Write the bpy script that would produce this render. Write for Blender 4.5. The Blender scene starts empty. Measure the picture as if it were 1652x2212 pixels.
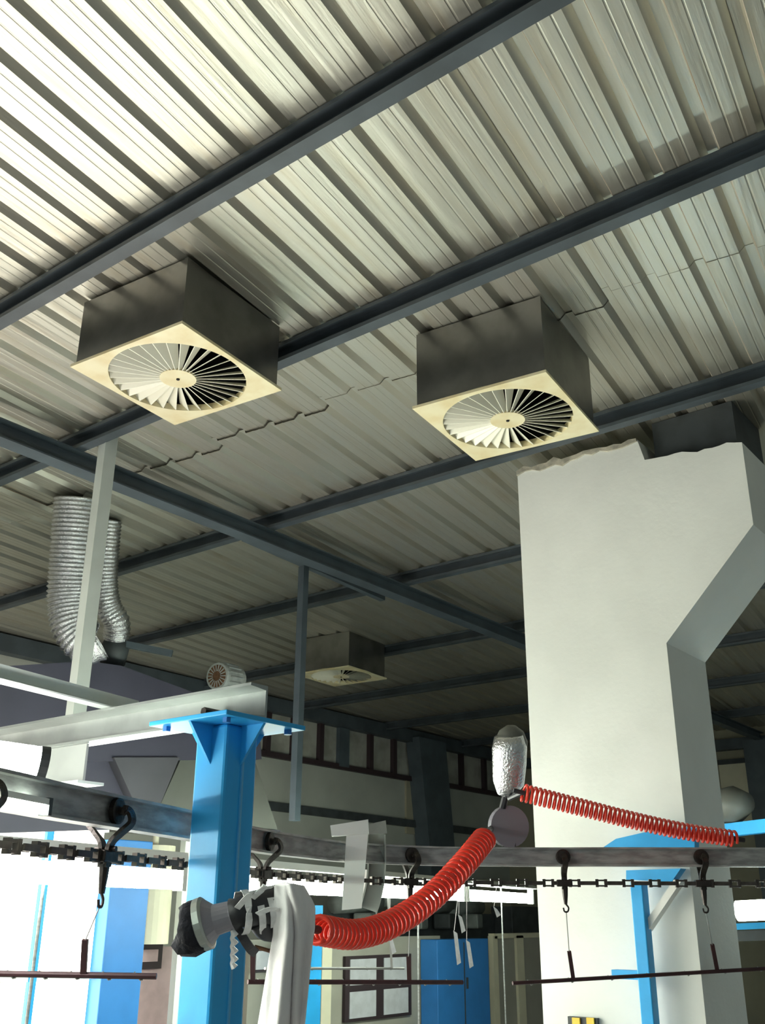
import bpy, math, random
from mathutils import Vector, Matrix, noise

random.seed(7)
S = bpy.context.scene
COL = S.collection

# ------------------------------------------------------------------ camera
FL, CX, CY = 2150.0, 826.0, 1106.0            # focal length / centre in pixels of a 1652 x 2212 frame
YAW, PITCH, ROLL = math.radians(37.8), math.radians(22.0), math.radians(0.3)
EYE = Vector((0.0, 0.0, 1.65))
FW = Vector((math.cos(PITCH) * math.cos(YAW), math.cos(PITCH) * math.sin(YAW), math.sin(PITCH)))
_r = Vector((math.sin(YAW), -math.cos(YAW), 0.0))
_u = _r.cross(FW)
RT = _r * math.cos(ROLL) + _u * math.sin(ROLL)
UP = _u * math.cos(ROLL) - _r * math.sin(ROLL)
cam_data = bpy.data.cameras.new('camera')
cam_data.sensor_fit = 'VERTICAL'
cam_data.sensor_height = 36.0
cam_data.sensor_width = 36.0 * 1652 / 2212
cam_data.lens = 36.0 * FL / 2212.0
cam_data.clip_start = 0.05
cam_data.clip_end = 100
cam = bpy.data.objects.new('camera', cam_data)
COL.objects.link(cam)
cam.matrix_world = Matrix(((RT.x, UP.x, -FW.x, EYE.x), (RT.y, UP.y, -FW.y, EYE.y), (RT.z, UP.z, -FW.z, EYE.z), (0, 0, 0, 1)))
S.camera = cam

# ------------------------------------------------------------------ light and exposure
world = bpy.data.worlds.new('hall_light')
S.world = world
world.use_nodes = True
world.node_tree.nodes['Background'].inputs[0].default_value = (0.80, 0.95, 0.92, 1)
world.node_tree.nodes['Background'].inputs[1].default_value = 0.17
S.view_settings.view_transform = 'Standard'
S.view_settings.look = 'None'
S.view_settings.gamma = 1
S.view_settings.use_curve_mapping = False
S.view_settings.exposure = 0.5
WINDOW_GLOW = 5.0
TUBE_GLOW = 31.0

# ------------------------------------------------------------------ pixel helpers (a pixel is only a direction)
def ray(x, y): return FW * FL + RT * (x - CX) - UP * (y - CY)
def onz(x, y, z):
    d = ray(x, y); return EYE + d * ((z - EYE.z) / d.z)
def onx(x, y, X):
    d = ray(x, y); return EYE + d * ((X - EYE.x) / d.x)
def ony(x, y, Y):
    d = ray(x, y); return EYE + d * ((Y - EYE.y) / d.y)
def at(x, y, t): return EYE + ray(x, y) * (t / FL)
def px(p):
    v = Vector(p) - EYE; return CX + FL * v.dot(RT) / v.dot(FW), CY - FL * v.dot(UP) / v.dot(FW)
V = Vector
Z = V((0, 0, 1))

# ------------------------------------------------------------------ materials
def mat(name, col, rough=0.5, metal=0.0, var=0.0, scale=8.0, bump=0.0, bscale=60.0, col2=None, stretch=None, spec=None, emit=None, alpha=None, coat=0.0):
    m = bpy.data.materials.new(name)
    m.use_nodes = True
    nt = m.node_tree; n = nt.nodes; l = nt.links
    b = n['Principled BSDF']
    b.inputs['Base Color'].default_value = (*col, 1)
    b.inputs['Roughness'].default_value = rough
    b.inputs['Metallic'].default_value = metal
    if spec is not None: b.inputs['Specular IOR Level'].default_value = spec
    if coat: b.inputs['Coat Weight'].default_value = coat
    if emit:
        b.inputs['Emission Color'].default_value = (*emit[0], 1)
        b.inputs['Emission Strength'].default_value = emit[1]
    if alpha is not None: b.inputs['Alpha'].default_value = alpha
    if var or bump:
        tc = n.new('ShaderNodeTexCoord'); mp = n.new('ShaderNodeMapping')
        l.new(tc.outputs['Object'], mp.inputs['Vector'])
        if stretch: mp.inputs['Scale'].default_value = stretch
    if var:
        nz = n.new('ShaderNodeTexNoise'); nz.inputs['Scale'].default_value = scale; nz.inputs['Detail'].default_value = 6
        l.new(mp.outputs[0], nz.inputs['Vector'])
        cr = n.new('ShaderNodeValToRGB')
        c2 = col2 if col2 else tuple(max(0, c * (1 - var)) for c in col)
        cr.color_ramp.elements[0].position = 0.38; cr.color_ramp.elements[0].color = (*c2, 1)
        cr.color_ramp.elements[1].position = 0.62; cr.color_ramp.elements[1].color = (*col, 1)
        l.new(nz.outputs['Fac'], cr.inputs[0]); l.new(cr.outputs[0], b.inputs['Base Color'])
    if bump:
        nb = n.new('ShaderNodeTexNoise'); nb.inputs['Scale'].default_value = bscale; nb.inputs['Detail'].default_value = 4
        l.new(mp.outputs[0], nb.inputs['Vector'])
        bp = n.new('ShaderNodeBump'); bp.inputs['Strength'].default_value = bump; bp.inputs['Distance'].default_value = 0.01
        l.new(nb.outputs['Fac'], bp.inputs['Height']); l.new(bp.outputs[0], b.inputs['Normal'])
    return m

def roof_material():
    m = bpy.data.materials.new('roof_sheet_metal'); m.use_nodes = True
    nt = m.node_tree; n = nt.nodes; l = nt.links; b = n['Principled BSDF']
    b.inputs['Metallic'].default_value = 0.80; b.inputs['Roughness'].default_value = 0.42
    tc = n.new('ShaderNodeTexCoord'); mp = n.new('ShaderNodeMapping'); mp.inputs['Scale'].default_value = (0.5, 7, 1)
    l.new(tc.outputs['Object'], mp.inputs['Vector'])
    a = n.new('ShaderNodeTexNoise'); a.inputs['Scale'].default_value = 2.2; a.inputs['Detail'].default_value = 7
    l.new(mp.outputs[0], a.inputs['Vector'])
    cr = n.new('ShaderNodeValToRGB')
    cr.color_ramp.elements[0].position = 0.30; cr.color_ramp.elements[0].color = (0.44, 0.37, 0.26, 1)
    cr.color_ramp.elements[1].position = 0.50; cr.color_ramp.elements[1].color = (0.55, 0.52, 0.45, 1)
    l.new(a.outputs['Fac'], cr.inputs[0])
    c = n.new('ShaderNodeTexNoise'); c.inputs['Scale'].default_value = 3.0; c.inputs['Detail'].default_value = 3
    l.new(tc.outputs['Object'], c.inputs['Vector'])
    mx = n.new('ShaderNodeMix'); mx.data_type = 'RGBA'
    l.new(c.outputs['Fac'], mx.inputs[0]); l.new(cr.outputs[0], mx.inputs[6]); mx.inputs[7].default_value = (0.51, 0.52, 0.46, 1)
    l.new(mx.outputs[2], b.inputs['Base Color'])
    bp = n.new('ShaderNodeBump'); bp.inputs['Strength'].default_value = 0.25; bp.inputs['Distance'].default_value = 0.02
    l.new(a.outputs['Fac'], bp.inputs['Height']); l.new(bp.outputs[0], b.inputs['Normal'])
    return m

M = dict(
    roof=roof_material(),
    rust=mat('rust_streak', (0.20, 0.12, 0.06), 0.8, 0, 0.6, 3, col2=(0.42, 0.38, 0.30)),
    purlin=mat('grey_painted_steel', (0.060, 0.078, 0.092), 0.5, 0.0, 0.3, 5, 0.05, 40),
    rafter=mat('blue_grey_painted_steel', (0.075, 0.10, 0.118), 0.5, 0.0, 0.25, 4, 0.05, 40),
    galv=mat('dull_galvanised_steel', (0.25, 0.25, 0.235), 0.30, 0.85, 0.25, 6, 0.05, 30),
    black=mat('black_lining', (0.012, 0.013, 0.012), 0.9),  # hub screw black, also the shade painted inside the vent boxes
    cream=mat('cream_enamel', (0.80, 0.74, 0.50), 0.35, 0, 0.12, 9, col2=(0.72, 0.62, 0.36)),
    blade=mat('ivory_vane', (0.82, 0.81, 0.68), 0.3),
    plaster=mat('white_plaster', (0.80, 0.82, 0.78), 0.75, 0, 0.06, 3, 0.12, 35),
    ragged=mat('rough_mortar', (0.55, 0.52, 0.42), 0.95, 0, 0.4, 20, 0.5, 40),
    blue=mat('sky_blue_paint', (0.03, 0.40, 0.85), 0.40, 0, 0.12, 5, 0.04, 50, spec=0.35),
    blue2=mat('deep_blue_paint', (0.03, 0.20, 0.55), 0.45, 0, 0.1, 5),
    channel=mat('bright_galvanised_steel', (0.36, 0.39, 0.375), 0.36, 0.55, 0.18, 9, 0.04, 60),
    angle=mat('pale_grey_paint', (0.62, 0.68, 0.64), 0.5, 0, 0.1, 4),
    rail=mat('grey_rail_paint', (0.42, 0.43, 0.43), 0.5, 0.0, 0.45, 14, 0.1, 60, col2=(0.26, 0.26, 0.26), stretch=(1, 1, 4)),
    oily=mat('oily_cast_steel', (0.045, 0.038, 0.034), 0.42, 0.6, 0.4, 30, 0.2, 90),
    chain=mat('greasy_chain_steel', (0.10, 0.085, 0.075), 0.4, 0.7, 0.4, 40),
    steelgrey=mat('plain_grey_paint', (0.33, 0.35, 0.33), 0.5, 0, 0.12, 5),
    whitemetal=mat('white_painted_metal', (0.82, 0.83, 0.80), 0.45),
    flex=mat('crumpled_aluminium_foil', (0.72, 0.74, 0.76), 0.22, 1.0, 0.2, 25, 0.7, 110),
    hopper=mat('grey_sheet_steel', (0.065, 0.063, 0.095), 0.55, 0.1, 0.15, 3),
    hopper2=mat('mid_grey_sheet_steel', (0.085, 0.083, 0.10), 0.55, 0.1, 0.15, 3),
    hood=mat('grey_green_sheet', (0.12, 0.125, 0.11), 0.55, 0.1, 0.15, 3),
    motor=mat('motor_grey_paint', (0.45, 0.48, 0.47), 0.5, 0, 0.2, 20),
    brown=mat('rusty_brown', (0.20, 0.10, 0.05), 0.8, 0, 0.4, 30),
    barred=mat('dark_red_brown_paint', (0.055, 0.017, 0.02), 0.6, 0, 0.3, 20),
    red=mat('red_polyurethane', (0.88, 0.045, 0.018), 0.30, coat=0.3),
    cloth=mat('white_cotton_cloth', (0.88, 0.86, 0.88), 0.9, 0, 0.06, 6, 0.1, 150),
    foam=mat('black_foam', (0.012, 0.012, 0.02), 0.95, 0, 0.3, 30, 0.9, 60),
    pipe=mat('grey_plastic_pipe', (0.23, 0.22, 0.26), 0.45),
    rubber=mat('black_rubber', (0.015, 0.016, 0.022), 0.5),
    film=mat('clear_tape', (0.75, 0.76, 0.78), 0.25, 0, 0.2, 30, 0.4, 60),
    wall=mat('grey_wall_render', (0.38, 0.40, 0.36), 0.85, 0, 0.12, 2, 0.1, 20),
    wallb=mat('beige_wall_sheet', (0.36, 0.34, 0.25), 0.8, 0, 0.15, 2),
    dark=mat('dark_maroon_frame', (0.03, 0.018, 0.022), 0.6),
    pane=mat('dusty_window_glass', (0.38, 0.38, 0.34), 0.25, 0, 0.3, 4),
    floor=mat('concrete_floor', (0.33, 0.32, 0.30), 0.7, 0, 0.25, 2, 0.1, 30),
    glow=mat('frosted_lit_glass', (0.9, 0.9, 0.9), 0.4, emit=((1.0, 0.92, 0.80), WINDOW_GLOW)),
    tube=mat('fluorescent_tube_glass', (0.95, 0.95, 0.95), 0.3, emit=((0.88, 1.0, 0.84), TUBE_GLOW)),
    bright=mat('bright_lamp_glass', (0.95, 0.95, 0.95), 0.3, emit=((1.0, 0.96, 0.92), 70.0)),
    partition=mat('beige_partition', (0.36, 0.35, 0.30), 0.7, 0, 0.1, 3),
    creamp=mat('cream_paint', (0.70, 0.66, 0.50), 0.6, 0, 0.08, 4),
    paper=mat('white_paper', (0.55, 0.56, 0.60), 0.8, 0, 0.12, 12),
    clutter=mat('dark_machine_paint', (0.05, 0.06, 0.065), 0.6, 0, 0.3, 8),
    clutter2=mat('green_grey_machine_paint', (0.22, 0.25, 0.24), 0.6, 0, 0.3, 8),
    yellow=mat('yellow_plastic', (0.75, 0.50, 0.04), 0.5),
    seam=mat('weld_seam', (0.10, 0.40, 0.70), 0.4),
    pinkish=mat('printed_pink_sheet', (0.60, 0.45, 0.45), 0.7, 0, 0.15, 10),
    wire=mat('thin_steel_wire', (0.45, 0.45, 0.45), 0.4, 0.8),
)

# ------------------------------------------------------------------ mesh building
class MB:
    def __init__(s): s.v = []; s.f = []; s.m = []
    def add(s, vs, fs, mi=0):
        o = len(s.v); s.v += [V(p) for p in vs]; s.f += [tuple(i + o for i in f) for f in fs]; s.m += [mi] * len(fs); return s
    def box(s, c, size, R=None, mi=0):
        c = V(c); hx, hy, hz = [q / 2 for q in size]
        vs = [V((x, y, z)) for x in (-hx, hx) for y in (-hy, hy) for z in (-hz, hz)]
        if R is not None: vs = [R @ p for p in vs]
        return s.add([c + p for p in vs], [(0, 1, 3, 2), (4, 6, 7, 5), (0, 4, 5, 1), (2, 3, 7, 6), (0, 2, 6, 4), (1, 5, 7, 3)], mi)
    def beam(s, a, b, w, h, up=Z, mi=0):
        a = V(a); b = V(b); d = (b - a); L = d.length; d.normalize()
        sd = d.cross(up).normalized(); u = sd.cross(d)
        R = Matrix((d, sd, u)).transposed()
        return s.box((a + b) / 2, (L, w, h), R, mi)
    def prism(s, poly, ext, mi=0):
        n = len(poly); e = V(ext); vs = [V(p) for p in poly] + [V(p) + e for p in poly]
        fs = [tuple(range(n - 1, -1, -1)), tuple(range(n, 2 * n))] + [(i, (i + 1) % n, n + (i + 1) % n, n + i) for i in range(n)]
        return s.add(vs, fs, mi)
    def hull8(s, bottom, top, mi=0):
        n = len(bottom); vs = [V(p) for p in bottom] + [V(p) for p in top]
        fs = [tuple(range(n - 1, -1, -1)), tuple(range(n, 2 * n))] + [(i, (i + 1) % n, n + (i + 1) % n, n + i) for i in range(n)]
        return s.add(vs, fs, mi)
    def sweep(s, path, prof, up=Z, caps=True, mi=0):       # profile (side, up) swept along a roughly level path
        P = [V(p) for p in path]; n = len(P); k = len(prof); vs = []
        for i, p in enumerate(P):
            t = (P[min(i + 1, n - 1)] - P[max(i - 1, 0)]).normalized()
            sd = t.cross(up).normalized(); u = sd.cross(t)
            vs += [p + sd * a + u * b for a, b in prof]
        fs = [(i * k + j, i * k + (j + 1) % k, (i + 1) * k + (j + 1) % k, (i + 1) * k + j) for i in range(n - 1) for j in range(k)]
        if caps: fs += [tuple(range(k - 1, -1, -1)), tuple((n - 1) * k + j for j in range(k))]
        return s.add(vs, fs, mi)
    def tube(s, path, r, seg=8, caps=True, mi=0):
        P = [V(p) for p in path]; n = len(P)
        rr = r if hasattr(r, '__len__') else [r] * n
        t = (P[1] - P[0]).normalized(); a = t.orthogonal().normalized(); vs = []
        for i in range(n):
            t2 = (P[min(i + 1, n - 1)] - P[max(i - 1, 0)]).normalized()
            a = (a - t2 * a.dot(t2)); a = a.normalized() if a.length > 1e-6 else t2.orthogonal().normalized()
            b = t2.cross(a)
            vs += [P[i] + (a * math.cos(q) + b * math.sin(q)) * rr[i] for q in [2 * math.pi * j / seg for j in range(seg)]]
        fs = [(i * seg + j, i * seg + (j + 1) % seg, (i + 1) * seg + (j + 1) % seg, (i + 1) * seg + j) for i in range(n - 1) for j in range(seg)]
        if caps: fs += [tuple(range(seg - 1, -1, -1)), tuple((n - 1) * seg + j for j in range(seg))]
        return s.add(vs, fs, mi)
    def build(s, name, m, parent=None, smooth=False, bevel=0.0, origin=None):
        org = V(origin) if origin is not None else None
        if org is None and parent is None:
            xs = [p.x for p in s.v]; ys = [p.y for p in s.v]; zs = [p.z for p in s.v]
            org = V(((min(xs) + max(xs)) / 2, (min(ys) + max(ys)) / 2, min(zs)))
        if org is None: org = world_loc(parent)
        me = bpy.data.meshes.new(name)
        me.from_pydata([tuple(p - org) for p in s.v], [], s.f)
        for q in (m if isinstance(m, (list, tuple)) else [m]): me.materials.append(M[q])
        for i, p in enumerate(me.polygons): p.material_index = s.m[i]; p.use_smooth = smooth
        me.update()
        o = bpy.data.objects.new(name, me); COL.objects.link(o)
        if parent: o.parent = parent; o.location = org - world_loc(parent)
        else: o.location = org
        if bevel:
            bv = o.modifiers.new('bevel', 'BEVEL'); bv.width = bevel; bv.segments = 2; bv.limit_method = 'ANGLE'
        return o
WL = {}
def world_loc(o):
    p = o.location.copy()
    while o.parent: o = o.parent; p += o.location
    return p
def thing(name, loc, label, cat, group=None):
    o = bpy.data.objects.new(name, None); COL.objects.link(o); o.location = loc; o.empty_display_size = 0.05
    return tag(o, label, cat, group)
def tag(o, label, cat, group=None):
    o['label'] = label; o['category'] = cat
    if group: o['group'] = group
    return o
def struct(o): o['kind'] = 'structure'; return o
def catmull(pts, n=10):
    P = [V(p) for p in pts]; P = [P[0] * 2 - P[1]] + P + [P[-1] * 2 - P[-2]]; out = []
    for i in range(1, len(P) - 2):
        for k in range(n):
            t = k / n; a, b, c, d = P[i - 1], P[i], P[i + 1], P[i + 2]
            out.append(0.5 * ((2 * b) + (c - a) * t + (2 * a - 5 * b + 4 * c - d) * t * t + (3 * b - a - 3 * c + d) * t ** 3))
    out.append(P[-2]); return out
def resample(path, step):
    out = [path[0]]; acc = 0
    for a, b in zip(path, path[1:]):
        L = (b - a).length; pos = step - acc
        while pos <= L:
            out.append(a + (b - a) * (pos / L)); pos += step
        acc = (acc + L) % step
    return out
def rotz(a): return Matrix.Rotation(a, 3, 'Z')

# ================================================================== THE SHELL
ROOF = 3.98
AZ = math.radians(7.4)                    # the sheets are laid slightly askew of the purlins
SD = V((math.cos(AZ), math.sin(AZ), 0)); TD = V((-math.sin(AZ), math.cos(AZ), 0))
fl = MB().box((5.5, 3.2, -0.05), (19, 13, 0.1)); struct(fl.build('floor', 'floor'))

# ---- corrugated roof: one sheet = four ribs, three runs of sheets lapping each other
ceiling = bpy.data.objects.new('ceiling', None); COL.objects.link(ceiling); ceiling.location = (0, 0, ROOF); struct(ceiling)
PITCH_R = 0.188
def sheet_mesh(L):
    prof = []
    for k in range(4):
        o = k * PITCH_R
        prof += [(o, 0), (o + .003, .005), (o + .010, .024), (o + .042, .024), (o + .066, 0), (o + .094, 0), (o + .097, .0014), (o + .100, .0014), (o + .103, 0),
                 (o + .138, 0), (o + .141, .0014), (o + .144, .0014), (o + .147, 0)]
    prof.append((4 * PITCH_R, 0)); prof.append((4 * PITCH_R + .003, .005)); prof.append((4 * PITCH_R + .010, .024)); prof.append((4 * PITCH_R + .040, .024))
    n = max(6, int(L / 0.35)); vs = []; fs = []; k = len(prof)
    for i in range(n + 1):
        x = L * i / n
        for t, z in prof:
            vs.append((x, t, z + 0.0022 * noise.noise(V((x * 1.7, t * 3.0, L)))))
    for i in range(n):
        for j in range(k - 1):
            a = i * k + j; fs.append((a, a + k, a + k + 1, a + 1))
    me = bpy.data.meshes.new('roof_sheet'); me.from_pydata(vs, [], fs); me.materials.append(M['roof']); me.materials.append(M['rust']); me.update()
    for f in me.polygons:
        if (f.index % (k - 1)) % 13 == 0: f.material_index = 1
    return me
runs = [(-1.6, 3.42, 0.012), (3.33, 8.10, 0.0), (8.02, 14.2, 0.002)]
for x0, x1, dz in runs:
    L = (x1 - x0) / math.cos(AZ); me = sheet_mesh(L)
    k0 = 0
    for k in range(-5, 14):
        # start of this sheet: on the line x = x0
        t0 = k * 4 * PITCH_R + 0.168
        # point P with P.x = x0 and P . TD = t0
        y0 = (t0 + math.sin(AZ) * x0) / math.cos(AZ)
        if y0 > 8.3 or y0 + math.sin(AZ) * L < -1.6: continue
        o = bpy.data.objects.new('roof_sheet', me); COL.objects.link(o); o.parent = ceiling
        tilt = random.uniform(-0.0006, 0.0006)
        yl = y0 + math.tan(AZ) * (3.35 - x0)
        gap = dz if (x0 > 0 or 2.5 < yl < 4.6) else 0.002
        o.location = (x0, y0, gap + random.uniform(0, 0.002)); o.rotation_euler = (0, tilt, AZ)
        so = o.modifiers.new('thickness', 'SOLIDIFY'); so.thickness = 0.0012; so.offset = 1

# ---- walls
WY = 8.12
wf = MB()
wf.box((5.5, WY + 0.1, 1.66), (19, 0.2, 3.32)).box((5.5, WY + .1, 3.93), (19, .2, .16))
wf.box((2.0, WY + 0.1, 3.6), (11.6, 0.2, 0.6))
wallf = struct(wf.build('wall_far', 'wall'))
WX = 13.6
wr = MB().box((WX + 0.1, 3.2, 2.0), (0.2, 13, 4.0)); wallr = struct(wr.build('wall_right', 'wallb'))
# dark cable tray / ledge along the far wall, and the darker strip under it
lg = MB().beam((7.6, WY - .03, 2.77), (WX, WY - .03, 2.75), .06, .09).build('wall_ledge', 'clutter'); tag(lg, 'dark horizontal ledge running along the grey far wall', 'ledge')
pi = MB().box((11.15, WY - 0.015, 3.0), (0.34, 0.03, 0.74)).build('wall_patch', 'wallb'); tag(pi, 'brownish patch panel on the grey wall beside the steel column', 'panel')

# ---- clerestory window strip under the eaves: mullions, posts and panes are pieces of it
win = struct(bpy.data.objects.new('window_2', None)); COL.objects.link(win); win.location = (10.5, WY, 3.33)
zb, zt = 3.33, 3.83
MB().beam((7.8, WY - .03, zb), (WX, WY - .03, zb), .07, .06).build('window_sill', 'dark', win)
MB().beam((7.8, WY - .03, zt + .02), (WX, WY - .03, zt + .02), .07, .07).build('window_head', 'dark', win)
mx = [7.85] + [ony(q, 1620, WY).x for q in (570, 628, 686)] + [ony(735, 1625, WY).x] + [ony(q, 1640, WY).x for q in (794, 845, 897)] + [ony(q, 1660, WY).x for q in (945, 991, 1040)] + [13.3]
for i, x in enumerate(mx):
    w = 0.19 if i == 4 else 0.075
    MB().box((x, WY - .03, (zb + zt) / 2), (w, .075, zt - zb)).build('mullion', 'rafter' if i == 4 else 'dark', win)
for a, b in zip(mx, mx[1:]):
    MB().box(((a + b) / 2, WY - .005, (zb + zt) / 2), (b - a - .06, .012, zt - zb - .02)).build('pane', 'pane', win)

# ================================================================== ROOF STEEL
G_P = 'roof purlins'
def cbeam(a, b, w, h, t=0.006, flip=1):               # C section, web on the side facing -X, lips turned in
    prof = [(-w/2, -h/2), (w/2, -h/2), (w/2, -h/2 + .018), (w/2 - t, -h/2 + .018), (w/2 - t, -h/2 + t), (-w/2 + t, -h/2 + t),
            (-w/2 + t, h/2 - t), (w/2 - t, h/2 - t), (w/2 - t, h/2 - .018), (w/2, h/2 - .018), (w/2, h/2), (-w/2, h/2)]
    prof = [(x * flip, y) for x, y in prof][::flip]
    return MB().sweep([a, b], prof)
PL = [('grey steel roof purlin passing just above the box vents', 1.80, -0.6, 8.05),
      ('dark steel roof purlin running between the two large box vents', 2.735, -0.6, 8.05),
      ('blue grey roof purlin behind the box vent next to the white duct', 4.175, -0.6, 8.05),
      ('dark roof purlin crossing behind the slim hanging pipe', 5.60, -0.6, 8.05),
      ('dark roof purlin touching the small far box vent', 7.22, -0.6, 8.05),
      ('dark roof purlin beyond the small far box vent', 8.75, -0.6, 8.05),
      ('shaded far roof purlin near the clerestory windows', 10.42, -0.6, 8.05),
      ('shaded last roof purlin before the end wall', 12.2, -0.6, 8.05)]
for i, (lab, x, y0, y1) in enumerate(PL):
    h = 0.095
    c = cbeam((x, y0, ROOF - h / 2 - .002), (x, y1, ROOF - h / 2 - .002), 0.055, h, flip=-1)
    tag(c.build('purlin', 'purlin'), lab, 'beam', G_P)
def ibeam(path, w, h, tf=.008, tw=.006):
    prof = [(-w/2, -h/2), (w/2, -h/2), (w/2, -h/2 + tf), (tw/2, -h/2 + tf), (tw/2, h/2 - tf), (w/2, h/2 - tf), (w/2, h/2), (-w/2, h/2), (-w/2, h/2 - tf), (-tw/2, h/2 - tf), (-tw/2, -h/2 + tf), (-w/2, -h/2 + tf)]
    return MB().sweep(path, prof)
rf = ibeam([(-1.0, 4.17, ROOF - .095 - .05), (13.5, 4.17, ROOF - .095 - .05)], .10, .10)
tag(rf.build('rafter', 'rafter'), 'blue grey steel rafter running crosswise under the purlins', 'beam')
ev = MB().beam((4.5, WY - .08, 3.88), (WX, WY - .08, 3.88), .12, .16)
tag(ev.build('eave_beam', 'purlin'), 'dark steel eave beam above the clerestory windows', 'beam')
# column at the far wall (leans a little)
a, b, c, d = [ony(*q, WY - .25) for q in ((905, 1590), (962, 1590), (985, 1850), (931, 1850))]
k = MB().prism([(a.x, WY - .25, 3.86), (b.x, WY - .25, 3.86), (d.x + (c.x - d.x) * 1.0, WY - .25, 2.3), (d.x + (c.x - d.x) * 1.0 + .05, WY - .25, 0), (d.x + .05, WY - .25, 0), (d.x, WY - .25, 2.3)], (0, .22, 0))
tag(k.build('steel_column', 'rafter'), 'dark grey steel column in front of the far wall windows', 'column')
# tie bar between two purlins and the slim pipe that hangs from it
zt = ROOF - .1 - .025
tb = MB().beam((onz(556, 1152, zt).x, 4.30, zt), (onz(812, 1295, zt).x, 4.40, zt), .045, .045)
tag(tb.build('tie_bar', 'rafter'), 'short blue grey steel bar bridging two purlins', 'bar')
pt = onz(640, 1222, zt)
pp = MB().beam((pt.x, 4.345, zt - .023), (pt.x, 4.345, 2.18), .05, .05, up=V((1, 0, 0)))
tag(pp.build('hanging_post', 'rafter'), 'slim blue grey square pipe hanging from the short tie bar', 'post')

# ================================================================== BOX VENTS (swirl diffusers)
def box_vent(cx, cy, z, rot, top, label, n=32):
    root = thing('box_vent', (cx, cy, z), label, 'air vent')
    O = V((cx, cy, z)); R = rotz(rot)
    def P(x, y, zz): return O + R @ V((x, y, zz))
    s = 0.285; H = top - z
    body = MB()
    q = [(-s, -s), (s, -s), (s, s), (-s, s)]
    for (x0, y0), (x1, y1) in zip(q, q[1:] + q[:1]):
        body.add([P(x0, y0, .012), P(x1, y1, .012), P(x1, y1, H), P(x0, y0, H)], [(0, 1, 2, 3)], 0)
        k = .985
        body.add([P(x0 * k, y0 * k, .012), P(x1 * k, y1 * k, .012), P(x1 * k, y1 * k, H - .01), P(x0 * k, y0 * k, H - .01)], [(3, 2, 1, 0)], 1)
    body.add([P(x, y, H) for x, y in q], [(0, 1, 2, 3)], 0); body.add([P(x, y, H - .01) for x, y in q], [(3, 2, 1, 0)], 1)
    body.build('body', ['galv', 'black'], root)  # inner walls and top black: shade of the unlit inside put into the colour
    # standing seam at the near corner
    MB().box(P(-s, -s, H / 2), (.018, .018, H - .01), R).build('corner_seam', 'galv', root)
    # face plate: square with a round opening
    fp = MB(); N = 64; ro = .277; hw = .30; th = .012
    outer = []; inner = []
    for i in range(N):
        a = 2 * math.pi * i / N; c_, s_ = math.cos(a), math.sin(a); m_ = hw / max(abs(c_), abs(s_))
        outer.append((c_ * m_, s_ * m_)); inner.append((c_ * ro, s_ * ro))
    vs = [P(x, y, 0) for x, y in outer] + [P(x, y, 0) for x, y in inner] + [P(x, y, th) for x, y in outer] + [P(x, y, .03) for x, y in inner]
    fs = []
    for i in range(N):
        j = (i + 1) % N
        fs += [(i, N + i, N + j, j), (i, j, 2 * N + j, 2 * N + i), (N + i, 3 * N + i, 3 * N + j, N + j), (2 * N + i, 2 * N + j, 3 * N + j, 3 * N + i)]
    fp.add(vs, fs).build('face_plate', 'cream', root)
    # hub
    hb = MB(); hv = []
    for i in range(32):
        a = 2 * math.pi * i / 32; hv.append((math.cos(a) * .074, math.sin(a) * .074))
    hb.prism([P(x, y, .0) for x, y in hv], (0, 0, .012)); hub = hb.build('hub', 'cream', root)
    MB().tube([P(0, 0, -.004), P(0, 0, .004)], .007, 8).build('hub_screw', 'black', hub)
    # vanes: one mesh shared by every vane
    me = bpy.data.meshes.new('vane'); d = .040; h = .036; t = .0016
    r0, r1 = .066, .276
    w0, w1 = .30, 1.0
    pts = []
    for r_, w_ in ((r0, w0), (r1, w1)):
        pts += [(r_, -t, .001), (r_, t, .001), (r_, d * w_ + t, .001 + h * w_), (r_, d * w_ - t, .001 + h * w_)]
    me.from_pydata(pts, [], [(0, 1, 2, 3), (7, 6, 5, 4), (0, 4, 5, 1), (1, 5, 6, 2), (2, 6, 7, 3), (3, 7, 4, 0)])
    me.materials.append(M['blade']); me.update()
    for i in range(n):
        o = bpy.data.objects.new('vane', me); COL.objects.link(o); o.parent = root; o.rotation_euler = (0, 0, rot + 2 * math.pi * i / n)
    return root
box_vent(2.305, 2.848, 3.672, math.radians(5.4), ROOF - .002, 'square metal box vent with cream swirl face, hung above the white angle post')
box_vent(3.337, 1.912, 3.615, math.radians(6.5), ROOF - .002, 'square metal box vent with cream swirl face, hung just above the white duct')
box_vent(6.875, 5.80, 3.655, math.radians(4), ROOF - .002, 'small dim box vent with broken cream swirl face near the far wall', 28)

# ================================================================== WHITE PLASTERED DUCT
DX = 4.36
dl, dm, dr = 2.465, 1.715, 1.25
root = thing('white_duct', (DX + .25, 2.1, 0), 'tall white plastered air duct widening towards the roof, with a ragged top edge', 'duct')
D = MB(); dep = .48
prof = [(dl, 0), (dl, 3.90), (dr, 3.70), (dr, 3.30), (dm, 2.82), (dm, 0)]
# ragged top edge
top = []
N = 30
for i in range(N + 1):
    t = i / N; y = dl + (dr - dl) * t
    px_ = 1117 + (1602 - 1117) * t
    if t < .56: yy = 1015 + (950 - 1015) * (t / .56)
    else: yy = 990 + (955 - 990) * ((t - .56) / .44)
    zz = onx(px_, yy, DX).z + random.uniform(-.014, .012)
    yy_ = onx(px_, yy, DX).y
    top.append((yy_, min(zz, 3.95)))
poly = [(dl, 0)] + top + [(dr, 3.30), (dm, 2.82), (dm, 0)]
D.prism([(DX, y, z) for y, z in poly], (dep, 0, 0))
D.build('duct_body', 'plaster', root)
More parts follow.
